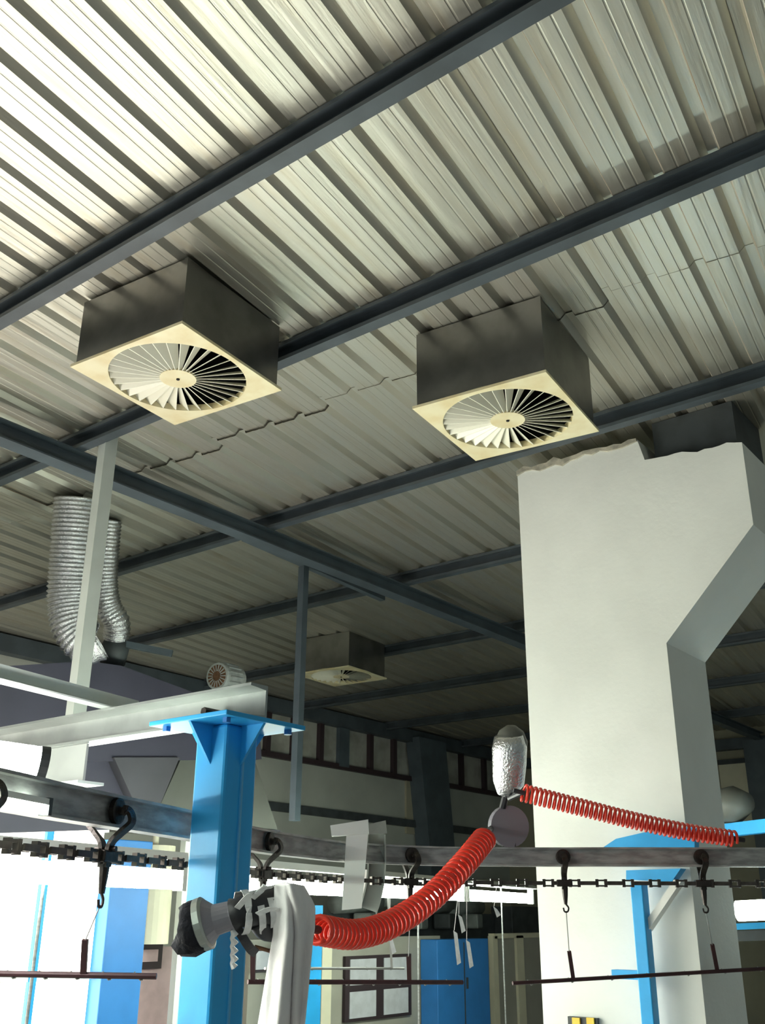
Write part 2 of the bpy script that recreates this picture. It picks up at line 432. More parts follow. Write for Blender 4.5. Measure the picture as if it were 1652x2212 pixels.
# hidden sheet duct joining the ragged top to the roof
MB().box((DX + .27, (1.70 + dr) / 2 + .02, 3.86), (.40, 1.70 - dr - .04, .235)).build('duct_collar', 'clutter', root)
rag = MB()
mp_ = [q for q in top[:17]]
lo = [(DX - .012, y, z - random.uniform(.012, .035)) for y, z in mp_]; hi = [(DX - .012, y, z + random.uniform(.0, .012)) for y, z in mp_]
rag.prism(lo + hi[::-1], (.05, 0, 0))
rag.build('mortar_edge', 'ragged', root)

# ================================================================== LIT WINDOW WALL AND EXTRACTOR AT LEFT
BY = 5.2
w1 = struct(bpy.data.objects.new('window_1', None)); COL.objects.link(w1); w1.location = (1.8, BY, 0)
xr = ony(207, 2000, BY).x
panes = [-0.9, 0.1, 1.1, 2.1, ony(65, 2100, BY).x, xr]
for a, b in zip(panes, panes[1:]):
    for z0, z1 in ((0.05, 1.30), (1.33, 2.10)):
        MB().box(((a + b) / 2, BY, (z0 + z1) / 2), (b - a - .03, .015, z1 - z0)).build('pane', 'glow', w1)
for x in panes[:-1]:
    MB().box((x, BY, 1.07), (.045, .07, 2.14)).build('mullion', 'blue', w1)
MB().box(((panes[0] + xr) / 2, BY, 1.315), (xr - panes[0], .05, .035)).build('transom', 'whitemetal', w1)
MB().box(((panes[0] + xr) / 2, BY, 2.12), (xr - panes[0], .07, .04)).build('window_head', 'whitemetal', w1)
# blue post, cream light box and pale panel right of it
x0, x1 = ony(207, 2000, BY).x, ony(292, 2000, BY).x
k = MB().box(((x0 + x1) / 2, BY - .02, 1.03), (x1 - x0, .16, 2.06)); tag(k.build('blue_post', 'blue2', bevel=.006), 'bright blue square post beside the glowing white window', 'post')
a = ony(291, 1935, BY + .22); b = ony(352, 2038, BY + .22)
k = MB().tube([(.5 * (a.x + b.x), BY + .22, b.z), (.5 * (a.x + b.x), BY + .22, 2.06), (.5 * (a.x + b.x), BY + .22, 2.065), (.5 * (a.x + b.x), BY + .22, 2.3)], [(b.x - a.x) / 2, (b.x - a.x) / 2, .02, .02], 24)
tag(k.build('cream_canister', 'creamp', smooth=False), 'cream cylindrical canister hanging behind the big blue column', 'canister')
root = thing('notice_sheet', (4.7, BY + .4, 0), 'dark framed notice sheet below the cream canister', 'notice board')
a = ony(290, 2036, BY + .42); b = ony(345, 2092, BY + .42)
MB().box(((a.x + b.x) / 2, BY + .42, (a.z + b.z) / 2), (b.x - a.x, .03, a.z - b.z)).build('frame', 'dark', root)
MB().box(((a.x + b.x) / 2 - .01, BY + .40, (a.z + b.z) / 2), ((b.x - a.x) * .7, .01, (a.z - b.z) * .45)).build('sheet', 'pinkish', root)
k = MB().box((ony(320, 2160, BY + .45).x, BY + .45, .72), (.34, .03, 1.44)); tag(k.build('pink_panel', 'pinkish'), 'pale pink printed panel behind the notice sheet, beside the blue post', 'panel')
k = MB().box((ony(395, 2100, BY + .1).x + .12, BY + .1, 1.05), (.40, .05, 2.1)); tag(k.build('upright_board', 'whitemetal'), 'white upright board half hidden by the big blue column', 'board')

# extractor: dark housing with hopper and hood below
HY = 5.05
def fp_(pts, Y): return [ony(x, y, Y) for x, y in pts]
root = thing('filter_housing', (3.2, HY + .4, 2.4), 'dark grey sheet steel filter housing behind the white angle post', 'machine')
MB().prism(fp_([(-330, 1460), (190, 1428), (262, 1438), (430, 1500), (560, 1562), (565, 1640), (175, 1645), (-330, 1670)], HY)[::-1], (0, .85, 0)).build('housing', 'hopper', root)
MB().prism(fp_([(-330, 1650), (244, 1640), (292, 1738), (292, 1790), (-330, 1810)], HY + .05)[::-1], (0, .6, 0)).build('skirt', 'hopper', root)
a, b, c, d = fp_([(246, 1636), (388, 1636), (342, 1748), (294, 1742)], HY - .02)
hp = MB().hull8([d, c, c + V((0, .22, 0)), d + V((0, .22, 0))], [a, b, b + V((0, .75, 0)), a + V((0, .75, 0))]); hp.build('hopper', 'hopper2', root)
rm = fp_([(600, 1700)], HY)
hoodp = None
a, b, c, d = fp_([(392, 1636), (548, 1636), (602, 1800), (330, 1775)], HY + .02)
MB().hull8([d, c, c + V((0, .9, 0)), d + V((0, .9, 0))], [a, b, b + V((0, .5, 0)), a + V((0, .5, 0))]).build('hood', 'hood', root)['label'] = 'grey green hood flaring downwards'
MB().beam(d, c, .03, .035).build('hood_rim', 'hopper', root)

# electric motor on the housing
mc = ony(485, 1464, HY + .1); ax = (V((-0.93, -.12, -.05))).normalized()
root = thing('electric_motor', mc - V((0, 0, .09)), 'small grey electric motor with brown slotted end cover on the filter housing', 'motor')
R0 = .098
MB().tube([mc - ax * .15, mc - ax * .12, mc + ax * .07, mc + ax * .085], [R0 * .8, R0, R0, R0 * .96], 24).build('motor_body', 'motor', root, smooth=False)
fin = MB()
for i in range(18):
    a = 2 * math.pi * i / 18; o_ = ax.orthogonal().normalized(); b_ = ax.cross(o_)
    q = o_ * math.cos(a) + b_ * math.sin(a)
    fin.beam(mc + q * R0 - ax * .08, mc + q * R0 + ax * .05, .006, .016, up=q)
fin.build('cooling_fins', 'motor', root)
cov = MB().tube([mc + ax * .083, mc + ax * .088], [R0 * .82, R0 * .80], 24); cv = cov.build('end_cover', 'brown', root)
for i in range(18):
    a = 2 * math.pi * i / 18; q = o_ * math.cos(a) + b_ * math.sin(a)
    MB().beam(mc + ax * .088 + q * .035, mc + ax * .088 + q * R0 * .8, .006, .006, up=ax).build('slot_bar', 'motor', cv)
MB().box(mc - ax * .02 + V((0, 0, -R0 - .02)), (.12, .10, .05)).build('foot', 'motor', root)

# ---- crumpled aluminium flex ducts
def flex(name, pts, R, label, group=None, ring=.021):
    path = resample(catmull(pts, 14), ring / 4); n = len(path)
    rr = [R * (1 + .055 * math.sin(2 * math.pi * i / 4)) * (1 + .02 * noise.noise(V((i * .05, R * 9, 3)))) for i in range(n)]
    tag(MB().tube(path, rr, 22, True).build(name, 'flex', smooth=True), label, 'duct', group)
f1 = [at(163, 1090, 6.0), at(157, 1180, 5.98), at(151, 1280, 5.95), at(160, 1352, 5.9), at(188, 1388, 5.88), at(214, 1378, 5.9)]
f1[0].z = 3.968
flex('flexible_duct', f1, .128, 'thick crumpled aluminium flex duct hanging from the roof behind the white angle post', ring=.026)
f2 = [at(234, 1128, 6.35), at(228, 1200, 6.33), at(226, 1260, 6.33), at(234, 1310, 6.33), at(252, 1345, 6.34), at(250, 1380, 6.36)]
f2[0].z = 3.968
flex('flexible_duct', f2, .082, 'thin crumpled aluminium flex duct beside the thick one at the roof', ring=.024)
root = thing('duct_valve', at(250, 1420, 6.36), 'dark pipe fitting under the thin aluminium flex duct', 'fitting')
MB().tube([at(251, 1382, 6.36), at(248, 1400, 6.36), at(243, 1432, 6.4)], [.07, .09, .08], 12).build('fitting_body', 'clutter', root, smooth=True)
MB().beam(at(262, 1390, 6.36), at(372, 1412, 6.36), .03, .04).build('lever_bar', 'rafter', root)

# ================================================================== BIG BLUE COLUMN, CHANNEL AND POSTS
CZ = 2.095                                   # underside of its head plate
cm = onz(491, 1562, CZ)                      # near corner of the column, under the plate
W = .112
cx, cy = cm.x + W / 2, cm.y + W / 2
root = thing('blue_column', (cx, cy, 0), 'tall sky blue steel column with square head plate and triangular gussets', 'column')
MB().box((cx, cy, CZ / 2), (W, W, CZ)).build('shaft', 'blue', root, bevel=.008)
MB().box((cx - .002 + W * .05, cm.y - .002, CZ / 2 - .04), (.006, .006, CZ - .10)).build('seam', 'seam', root)
ps = .285
pl = MB().box((cx, cy, CZ + .006), (ps, ps, .012)).build('head_plate', 'blue', root, bevel=.002)
for sx, sy in ((-1, 0), (0, -1), (1, 0), (0, 1)):
    n_ = V((sx, sy, 0)); t_ = V((-sy, sx, 0)) * .004
    b0 = V((cx, cy, CZ)) + n_ * (W / 2 - .002)
    MB().prism([b0 - t_, b0 + n_ * .078 - t_, b0 - V((0, 0, .10)) - t_], t_ * 2).build('gusset', 'blue', root)
for sx in (-1, 1):
    for sy in (-1, 1):
        MB().tube([(cx + sx * .11, cy + sy * .11, CZ - .012), (cx + sx * .11, cy + sy * .11, CZ + .0)], .011, 6).build('bolt', 'blue2', root)
# galvanised channel on the head plate, running away to the left
chx = cx - .005; z0 = CZ + .0125; ch_h = .088; ch_w = .062
ye = cy - ps / 2 + .03
k = MB().sweep([(chx, ye, z0 + ch_h / 2), (chx, ye + 1.35, z0 + ch_h / 2)],
   [(-ch_w/2, -ch_h/2), (ch_w/2, -ch_h/2), (ch_w/2, ch_h/2), (-ch_w/2, ch_h/2), (-ch_w/2, ch_h/2 - .007), (ch_w/2 - .007, ch_h/2 - .012), (ch_w/2 - .007, -ch_h/2 + .012), (-ch_w/2, -ch_h/2 + .007)])
chn = thing('steel_channel', (chx, ye + .6, z0), 'bright galvanised steel channel lying on the blue column head plate', 'beam')
k.build('channel', 'channel', chn)
MB().tube([(chx - ch_w / 2 - .012, cy + .045, z0 + .03), (chx + .03, cy + .045, z0 + .03)], .011, 6).build('bolt', 'oily', chn)
# pale slotted angle from the left down onto the channel
zA = z0 + ch_h
b = onz(308, 1531, zA + .03); a = at(-190, 1402, (b - EYE).dot(FW) - .75)
sa = thing('slotted_angle', (b.x - .6, b.y, zA), 'pale slotted steel angle running onto the galvanised channel', 'beam')
MB().sweep([a, b], [(-.02, -.025), (-.02, .025), (-.016, .025), (-.016, -.021), (.022, -.021), (.022, -.025)]).build('angle', 'angle', sa)
for i in range(14):
    q = b + (a - b) * ((i + .6) / 14); MB().box(q + V((0, .0208, -.002)), (.022, .003, .008)).build('slot', 'clutter', sa)
# white angle post hanging from the roof
pq = onz(236, 935, 3.93); zbm = at(160, 1705, (pq - EYE).dot(FW)).z
ap = thing('angle_post', (pq.x, pq.y, zbm), 'pale painted steel angle post reaching up to the roof beside the rafter', 'post')
Lw = .075; th = .006
ua = V((.95, -.30, 0)).normalized(); ub = V((-.35, .94, 0)).normalized()
base = pq + V((.0, .02, 0))
def plate(p, dirv, nrm, w, z0_, z1_): return MB().prism([V((p.x, p.y, z0_)), V((p.x, p.y, z0_)) + dirv * w, V((p.x, p.y, z1_)) + dirv * w, V((p.x, p.y, z1_))], nrm * th)
plate(base, RT.copy().normalized() * 0 + V((RT.x, RT.y, 0)).normalized() * .75 + V((FW.x, FW.y, 0)).normalized() * .25, V((FW.x, FW.y, 0)).normalized(), .072, zbm, ROOF - .03).build('near_leg', 'angle', ap)
plate(base, V((-RT.x, -RT.y, 0)).normalized() * .7 + V((FW.x, FW.y, 0)).normalized() * .75, V((FW.x, FW.y, 0)).normalized(), .074, zbm, ROOF - .002).build('far_leg', 'angle', ap)

# ================================================================== CONVEYOR
ZB = 1.83                                   # underside of the rail
RH = .072
rpx = [(0, 1750), (99, 1767), (240, 1789), (397, 1813), (552, 1841), (650, 1853), (739, 1862), (840, 1867), (940, 1870), (1024, 1871), (1180, 1872), (1350, 1872), (1652, 1873)]
rp = [onz(x, y, ZB) for x, y in rpx]
rp = [rp[0] + (rp[0] - rp[2]) * 2.2] + rp + [rp[-1] + (rp[-1] - rp[-2]) * 2.2]
RAIL = resample(catmull(rp, 12), .03)
root = thing('conveyor_rail', RAIL[len(RAIL) // 2], 'long grey overhead conveyor rail curving past the blue column and white duct', 'rail')
ibeam([p + V((0, 0, RH / 2)) for p in RAIL], .046, RH, .007, .006).build('rail_beam', 'rail', root)
def rail_at(pxx):
    best = min(range(3, len(RAIL) - 3), key=lambda i: abs(px(RAIL[i])[0] - pxx) if (RAIL[i] - EYE).dot(FW) > .6 else 9e9)
    t = (RAIL[best + 2] - RAIL[best - 2]).normalized(); return RAIL[best], t
# chain under the rail
ZC = ZB - .062
ch = thing('conveyor_chain', RAIL[len(RAIL) // 2] - V((0, 0, .07)), 'greasy drop forged conveyor chain hanging below the grey rail', 'chain')
links = resample([p + V((0, 0, ZC - ZB)) for p in RAIL], .052)
lm = MB(); 
for s_ in (-1, 1): lm.box((0, s_ * .011, 0), (.058, .005, .014))
lme = lm.build('side_links', 'chain', ch, origin=world_loc(ch)); mesh_side = lme.data
cmb = MB()
for s_ in (-1, 1): cmb.box((s_ * .017, 0, 0), (.012, .014, .030)).box((0, 0, s_ * .010), (.044, .012, .006))
cme = cmb.build('centre_link', 'chain', ch, origin=world_loc(ch)); mesh_c = cme.data
# meshes above were built around the origin
for me_, o_ in ((mesh_side, lme), (mesh_c, cme)):
    for v in me_.vertices: v.co += world_loc(ch)
first = {0: lme, 1: cme}
for i in range(len(links) - 1):
    a, b = links[i], links[i + 1]
    if (a - EYE).dot(FW) < .4: continue
    q = i % 2
    if q in first: o = first.pop(q)
    else:
        o = (lme if q == 0 else cme).copy(); COL.objects.link(o); o.parent = ch
    d = b - a; o.location = (a + b) / 2 - world_loc(ch); o.rotation_euler = (0, 0, math.atan2(d.y, d.x))

def trolley(pxx, label, tilt=0, pend=.075):
    p, t = rail_at(pxx); sd = t.cross(Z).normalized()
    root = thing('conveyor_trolley', p, label, 'trolley', 'conveyor trolleys')
    for s_ in (-1, 1):
        n_ = sd * s_
        wc = p + n_ * .019 + V((0, 0, .007 + .029))
        MB().tube([wc - n_ * .0075, wc - n_ * .006, wc + n_ * .006, wc + n_ * .0075], [.024, .029, .029, .024], 20).build('wheel', 'oily', root, smooth=False)
        wh = MB().tube([wc + n_ * .006, wc + n_ * .015], .010, 10).build('hub', 'oily', root)
        arm = catmull([wc + n_ * .012 + V((0, 0, .002)), wc + n_ * .030 + t * .004 - V((0, 0, .002)), wc + n_ * .036 + t * .006 - V((0, 0, .025)), p + n_ * .032 + t * .002 - V((0, 0, .012)), p + n_ * .014 - V((0, 0, .030)), p + n_ * .008 - V((0, 0, .050)), p + n_ * .007 - V((0, 0, .085))], 5)
        MB().sweep(arm, [(-.011, -.0045), (.011, -.0045), (.011, .0045), (-.011, .0045)], up=n_).build('yoke_arm', 'oily', root)
    MB().box(p + V((0, 0, -.062)), (.062, .034, .026), rotz(math.atan2(t.y, t.x))).build('chain_block', 'oily', root, bevel=.004)
    MB().tube([p - sd * .026 + V((0, 0, -.046)), p + sd * .026 + V((0, 0, -.046))], .006, 8).build('bolt', 'oily', root)
    pc = p + V((0, 0, -.078))
    hk = MB().tube([pc, pc - V((0, 0, .03)), pc - V((0, 0, pend - .012))], [.013, .011, .007], 8)
    h_ = hk.build('pendant', 'oily', root)
    lo = catmull([pc - V((0, 0, pend - .014)), pc - V((0, 0, pend)) + t * .010, pc - V((0, 0, pend + .014)) + t * .006, pc - V((0, 0, pend + .014)) - t * .006, pc - V((0, 0, pend)) - t * .010], 4)
    MB().tube(lo, .0035, 6).build('hook', 'oily', h_)
    return p, t
TR = {}
for q, lab in ((228, 'oily conveyor trolley on the rail beside the big blue column, near the glowing window'), (572, 'oily conveyor trolley on the rail behind the white cloth'), (880, 'oily conveyor trolley on the rail above the drooping red hose'),
               (1218, 'oily conveyor trolley on the rail in front of the white duct face'), (1520, 'oily conveyor trolley on the rail at the grey side of the white duct'), (-60, 'oily conveyor trolley on the rail beyond the fluorescent lamp')):
    TR[q] = trolley(q, lab)

# ---- brackets
X5 = chx - .012
br = thing('rail_bracket', onx(142, 1645, X5), 'grey steel hanger plate under the far end of the galvanised channel', 'bracket')
q = [onx(178, 1690, X5), onx(96, 1700, X5)]
zt_ = z0 - .001; zb_ = q[0].z
MB().prism([V((X5, q[0].y, zb_)), V((X5, q[0].y, zt_)), V((X5, q[1].y, zt_)), V((X5, q[1].y, zb_))], (.008, 0, 0)).build('web_plate', 'steelgrey', br)
MB().box((X5, (q[0].y + q[1].y) / 2 - .01, zb_ - .004), (.09, q[1].y - q[0].y + .06, .008)).build('foot_flange', 'angle', br)

p, t = rail_at(765); dpt = (p - EYE).dot(FW)
br = thing('rail_support', p, 'pale steel support bracket clasping the rail where it curves', 'bracket')
f0 = dpt - .10
fw2 = V((FW.x, FW.y, 0)).normalized()
MB().prism([at(748, 1802, f0), at(795, 1800, f0), at(781, 1962, f0), at(738, 1966, f0)], fw2 * .030).build('front_plate', 'whitemetal', br)
MB().prism([at(713, 1783, f0 - .05), at(795, 1770, f0), at(797, 1801, f0), at(716, 1806, f0 - .05)], fw2 * .040).build('top_arm', 'whitemetal', br)
path = [at(812, 1800, dpt + .08), at(814, 1850, dpt + .08), at(811, 1900, dpt + .07), at(803, 1940, dpt + .06), at(795, 1966, dpt + .05)]
MB().sweep(catmull(path, 5), [(-.036, -.02), (-.036, .02), (-.030, .02), (-.030, -.014), (.030, -.014), (.030, .02), (.036, .02), (.036, -.02)], up=-fw2).build('rear_channel', 'steelgrey', br)
MB().prism([at(797, 1780, f0 + .02), at(833, 1772, dpt + .08), at(836, 1800, dpt + .08), at(798, 1802, f0 + .02)], fw2 * .01).build('bridge_plate', 'steelgrey', br)

# ---- fluorescent lamps
def lamp(a, b, label, rt=.016, two=True, hgt=.07, group=None, legs=(), refl=.03):
    a = V(a); b = V(b); d = (b - a).normalized(); sd = d.cross(Z).normalized()
    root = thing('fluorescent_lamp', (a + b) / 2, label, 'lamp', group)
    MB().sweep([a + V((0, 0, hgt + .035)), b + V((0, 0, hgt + .035))], [(-refl, 0), (refl, 0), (.022, .035), (-.022, .035)]).build('housing', 'whitemetal', root)
    for k_ in ((0, 1) if two else (0,)):
        z_ = V((0, 0, rt + k_ * (hgt - 2 * rt - .004) + .004))
        MB().tube([a + d * .03 + z_, b - d * .03 + z_], rt, 12).build('tube', 'tube', root, smooth=True)
    for q_ in legs:
        e_ = a + (b - a) * q_; MB().tube([V((e_.x, e_.y, 0)), e_ + V((0, 0, hgt + .04))], .006, 8).build('stand', 'rail', root)
    for e, s_ in ((a, 1), (b, -1)):
        MB().box(e + d * s_ * .012 + V((0, 0, hgt / 2 + .018)), (.03, .05, hgt + .036), rotz(math.atan2(d.y, d.x))).build('end_cap', 'whitemetal', root)
    return root
zl = 1.738
LA, LB = onz(400, 1925, zl), onz(1150, 1953, zl)
dv = LB - LA
GL = 'fluorescent lamps in a row behind the conveyor'
LL = ['long twin tube fluorescent lamp on a stand at the outer end of its row', 'long twin tube fluorescent lamp on a stand before the glowing window', 'long twin tube fluorescent lamp on a stand behind the blue column and cloth', 'long twin tube fluorescent lamp on a stand behind the curve of the rail', 'long twin tube fluorescent lamp on a stand reaching behind the white duct']
for i in range(-2, 3):  # outermost lamp is out of view, added as low fill for column and duct
    a = LA + dv * (i / 3 + .006); b = LA + dv * ((i + 1) / 3 - .006)
    lamp(a, b, LL[i + 2], .020, True, .085, GL, (.5,), .03 if i in (-1, 0) else .11)
# slim lamp in front of the rail at the left and the glaring tube end above it
p, t = rail_at(20); sd = t.cross(Z).normalized()
t = V((t.x, t.y, 0)).normalized()
a = at(98, 1752, (rail_at(98)[0] - EYE).dot(FW) - .045); b = a - t * .75
sl = thing('slim_lamp', (a + b) / 2, 'slim fluorescent lamp clipped to the side of the rail near the hanger plate', 'lamp')
MB().tube([b, a - t * .008], .008, 10).build('tube', 'tube', sl, smooth=True)
MB().beam(b + V((0, 0, .017)), a + V((0, 0, .017)), .02, .012).build('housing', 'whitemetal', sl)
MB().box(a + V((0, 0, .008)), (.012, .022, .034), rotz(math.atan2(t.y, t.x))).build('end_cap', 'clutter', sl)
for q_ in (.2, .55, .85):
    e_ = b.lerp(a, q_); MB().beam(e_ + V((0, 0, .02)), e_ + V((0, 0, .024)) + (rail_at(60)[0] - at(60, 1745, (rail_at(60)[0] - EYE).dot(FW) - .045)).normalized() * .035, .012, .006).build('clip', 'clutter', sl)
a = at(86, 1648, 2.25); b = at(-330, 1590, 2.1)
gl_ = thing('glaring_lamp', (a + b) / 2, 'glaring round fluorescent tube lamp beside the grey hanger plate', 'lamp')
MB().tube([a, b], .036, 16).build('tube', 'bright', gl_, smooth=True)
dg = (a - b).normalized()
MB().tube([a - dg * .004, a + dg * .016], .038, 16).build('end_cap', 'clutter', gl_)

# ================================================================== RED COILED HOSES
def coil(pts, R, r, turns, label, ends=(1, 1)):
    path = catmull(pts, 24); L = [0]
    for a, b in zip(path, path[1:]): L.append(L[-1] + (b - a).length)
    n = turns * 16; out = []; t0 = None
    a_ = (path[1] - path[0]).normalized().orthogonal().normalized(); j = 0
    for i in range(n + 1):
        s_ = L[-1] * i / n
        while j < len(L) - 2 and L[j + 1] < s_: j += 1
        f = (s_ - L[j]) / (L[j + 1] - L[j]); p = path[j].lerp(path[j + 1], f)
        tg = (path[min(j + 2, len(path) - 1)] - path[max(j - 1, 0)]).normalized()
        a_ = (a_ - tg * a_.dot(tg)).normalized(); b_ = tg.cross(a_)
        w = 2 * math.pi * turns * i / n
        RR = R(i / n) if callable(R) else R
        out.append(p + (a_ * math.cos(w) + b_ * math.sin(w)) * RR)
    root = thing('coiled_hose', path[len(path) // 2], label, 'hose')
    MB().tube(out, r, 7).build('coil', 'red', root, smooth=True)
    for e, q, nx in ((0, path[0], path[1]), (1, path[-1], path[-2])):
        dd = (q - nx).normalized(); MB().tube([q - dd * .01, q + dd * .035], .009, 8).build('hose_fitting', 'rubber', root)
    return root
RD = (rail_at(1095)[0] - EYE).dot(FW)
HP = [(1046, 1812), (1000, 1868), (930, 1940), (850, 1993), (770, 2018), (684, 2008)]
coil([at(x, y, 3.15 - .95 * i_ / 5) for i_, (x, y) in enumerate(HP)], lambda f: .0335 - .0055 * f, .0060, 44, 'thick red coiled air hose drooping from the hanging reel to the cloth covered air tool')
coil([at(x, y, RD - .14 + (3.82 - RD + .14) * (x - 1128) / 460) for x, y in ((1128, 1712), (1243, 1741), (1358, 1770), (1473, 1795), (1588, 1812))],
     lambda f: .031 - .004 * f, .0056, 46, 'thin red coiled air hose stretched across the white duct')

# hanging reel and silver wrapped fitting between the hoses
d_ = (rail_at(1095)[0] - EYE).dot(FW) + .0
root = thing('hose_reel', at(1095, 1830, d_), 'dark round hose reel under a silver foil wrapped tube, left of the white duct', 'reel')
MB().tube([at(1098, 1590, d_), at(1100, 1615, d_), at(1100, 1650, d_), at(1098, 1690, d_), at(1092, 1718, d_)], [.058, .070, .068, .063, .034], 18).build('foil_tube', 'flex', root, smooth=True)
MB().tube([at(1104, 1568, d_ + .03), at(1104, 1580, d_ + .03), at(1104, 1600, d_ + .03), at(1102, 1625, d_ + .03)], [.02, .05, .066, .066], 18).build('dome', 'hood', root, smooth=True)
c_ = at(1098, 1785, d_)
nrm = (EYE - c_).normalized() + RT * .35
nrm.normalize()
MB().tube([c_ - nrm * .02, c_ + nrm * .02], .080, 28).build('reel_disc', 'pipe', root, smooth=False)
MB().tube([at(1092, 1718, d_), at(1085, 1745, d_)], .014, 8).build('hanger', 'rubber', root)
MB().tube([at(1060, 1790, d_ - .03), at(1046, 1806, 3.18)], .012, 8).build('outlet', 'rubber', root)
MB().tube([at(1100, 1725, d_ - .03), at(1128, 1712, d_ - .12)], .010, 8).build('inlet', 'rubber', root)
MB().beam(V((c_.x, c_.y, ZB + RH)), c_ - V((0, 0, .06)), .05, .02, up=FW).build('foot', 'rubber', root)

# ================================================================== AIR TOOL, CLOTH
d_ = 2.02
tl = thing('air_tool', at(520, 1985, d_), 'black and grey air tool wrapped in clear tape, hanging before the blue column', 'tool')
axp = [at(395, 2012, d_), at(425, 1998, d_), at(455, 1990, d_), at(500, 1976, d_), at(560, 1962, d_ + .02), at(640, 1960, d_ + .04)]
fm = MB(); ring = []
fpth = [at(388, 2008, d_), at(392, 2010, d_), at(412, 2006, d_), at(432, 1998, d_), at(436, 1996, d_)]
fm.tube(fpth, [0.0329, 0.0470, 0.0528, 0.0505, 0.0423], 22)
fo = fm.build('foam_pad', 'foam', tl, smooth=True)
for v in fo.data.vertices:
    q = noise.noise(v.co * 55); v.co += v.co.normalized() * 0 + V((q, noise.noise(v.co * 60 + V((5, 1, 2))), q)) * .008
MB().tube([at(430, 1999, d_ - .002), at(433, 1998, d_ - .002), at(446, 1993, d_ - .002), at(449, 1992, d_ - .002)], [0.0470, 0.0517, 0.0517, 0.0470], 28).build('clamp_ring', 'channel', tl, smooth=False)
MB().tube([at(446, 1993, d_), at(466, 1987, d_), at(500, 1977, d_), at(508, 1975, d_)], [0.0482, 0.0305, 0.0282, 0.0305], 22).build('pipe', 'pipe', tl, smooth=False)
MB().tube([at(504, 1976, d_), at(515, 1972, d_), at(545, 1964, d_ + .01), at(600, 1956, d_ + .03), at(650, 1955, d_ + .05)], [0.0329, 0.0282, 0.0352, 0.0399, 0.0352], 14).build('valve_body', 'rubber', tl, smooth=True)
MB().tube(catmull([at(560, 1985, d_ + .01), at(580, 2005, d_ + .02), at(625, 2002, d_ + .04)], 5), .026, 12).build('cylinder', 'rubber', tl, smooth=True)
MB().sweep(catmull([at(508, 1995, d_ - .01), at(522, 2020, d_ - .01), at(540, 2048, d_), at(552, 2058, d_ + .01)], 5), [(-.009, -.004), (.009, -.004), (.009, .004), (-.009, .004)], up=fw2).build('trigger_lever', 'rubber', tl)
MB().tube(catmull([at(550, 2045, d_ + .02), at(575, 2052, d_ + .02), at(610, 2062, d_ + .03)], 5), .004, 6).build('wire', 'brown', tl)
A0, A1 = at(512, 1973, d_), at(655, 1954, d_ + .05); axv = (A1 - A0).normalized(); o1 = axv.orthogonal().normalized(); o2 = axv.cross(o1)
for w_ in range(4):
    ph = random.uniform(0, 6.3); c0_ = .05 + .24 * w_; hl = []
    for i in range(26):
        f_ = c0_ + (.10 + .10 * (w_ % 2)) * i / 25; an = ph + (1 if w_ % 2 else -1) * 7.5 * i / 25
        rr_ = .041 + .005 * noise.noise(V((i * .4, w_, 2)))
        hl.append(A0 + (A1 - A0) * f_ + (o1 * math.cos(an) + o2 * math.sin(an)) * rr_)
    MB().sweep(hl, [(-.007, -.001), (.007, -.001), (.007, .001), (-.007, .001)], up=(hl[0] - A0 - (A1 - A0) * c0_)).build('tape_wrap', 'film', tl)
for x_, y_, x2_, y2_ in ((512, 1962, 560, 1922), (545, 1940, 590, 1915), (556, 1975, 606, 1966)):
    pth = catmull([at(x_, y_, d_ - .03), at((x_ + x2_) / 2, (y_ + y2_) / 2 - 6, d_ - .045), at(x2_, y2_, d_ - .02)], 5)
    MB().sweep(pth, [(-.006, -.001), (.006, -.001), (.006, .001), (-.006, .001)], up=FW + UP * .5).build('tape_flap', 'film', tl)
st = []
for i in range(10):
    st.append(at(504 + (3 if i % 2 else -3), 2008 + i * 9, d_ - .015))
MB().tube(st, [.0045 + .0035 * (i % 2) for i in range(10)], 5).build('tape_tail', 'film', tl)
# white cloth hanging over the tool
N1, N2 = 40, 46; cl = MB(); vs = []
for i in range(N1 + 1):
    v = i / N1
    y = 1905 + 330 * v
    lft = 594 - 8 * v if v < .35 else 591 - 36 * ((v - .35) / .65)
    rgt = 655 + 24 * min(v * 6, 1) - 22 * max(0, v - .3) / .7
    for j in range(N2 + 1):
        u = j / N2
        x = lft + (rgt - lft) * u
        if v < .12: yy = y + 14 * (1 - v / .12) * abs(u - .35)
        else: yy = y
        g = .25 + .75 * v
        fold = .030 * g * math.sin(u * 8.5 + v * 2.2 + .8 * math.sin(v * 5)) + .011 * g * math.sin(u * 19 - v * 4) + .006 * noise.noise(V((u * 3, v * 6, 1)))
        bulge = -.050 * math.sin(math.pi * u) * (1 - .6 * v)
        crease = .022 * math.exp(-((u - .40 - .30 * v) / .07) ** 2) * min(1, v * 3)
        vs.append(at(x, yy, d_ + .0 + fold + bulge + crease - .015))
cl.add(vs, [(i * (N2 + 1) + j, i * (N2 + 1) + j + 1, (i + 1) * (N2 + 1) + j + 1, (i + 1) * (N2 + 1) + j) for i in range(N1) for j in range(N2)])
co = cl.build('cloth', 'cloth', smooth=True); so = co.modifiers.new('thick', 'SOLIDIFY'); so.thickness = .0025
tag(co, 'white cotton cloth draped over the air tool beside the red hose', 'cloth')

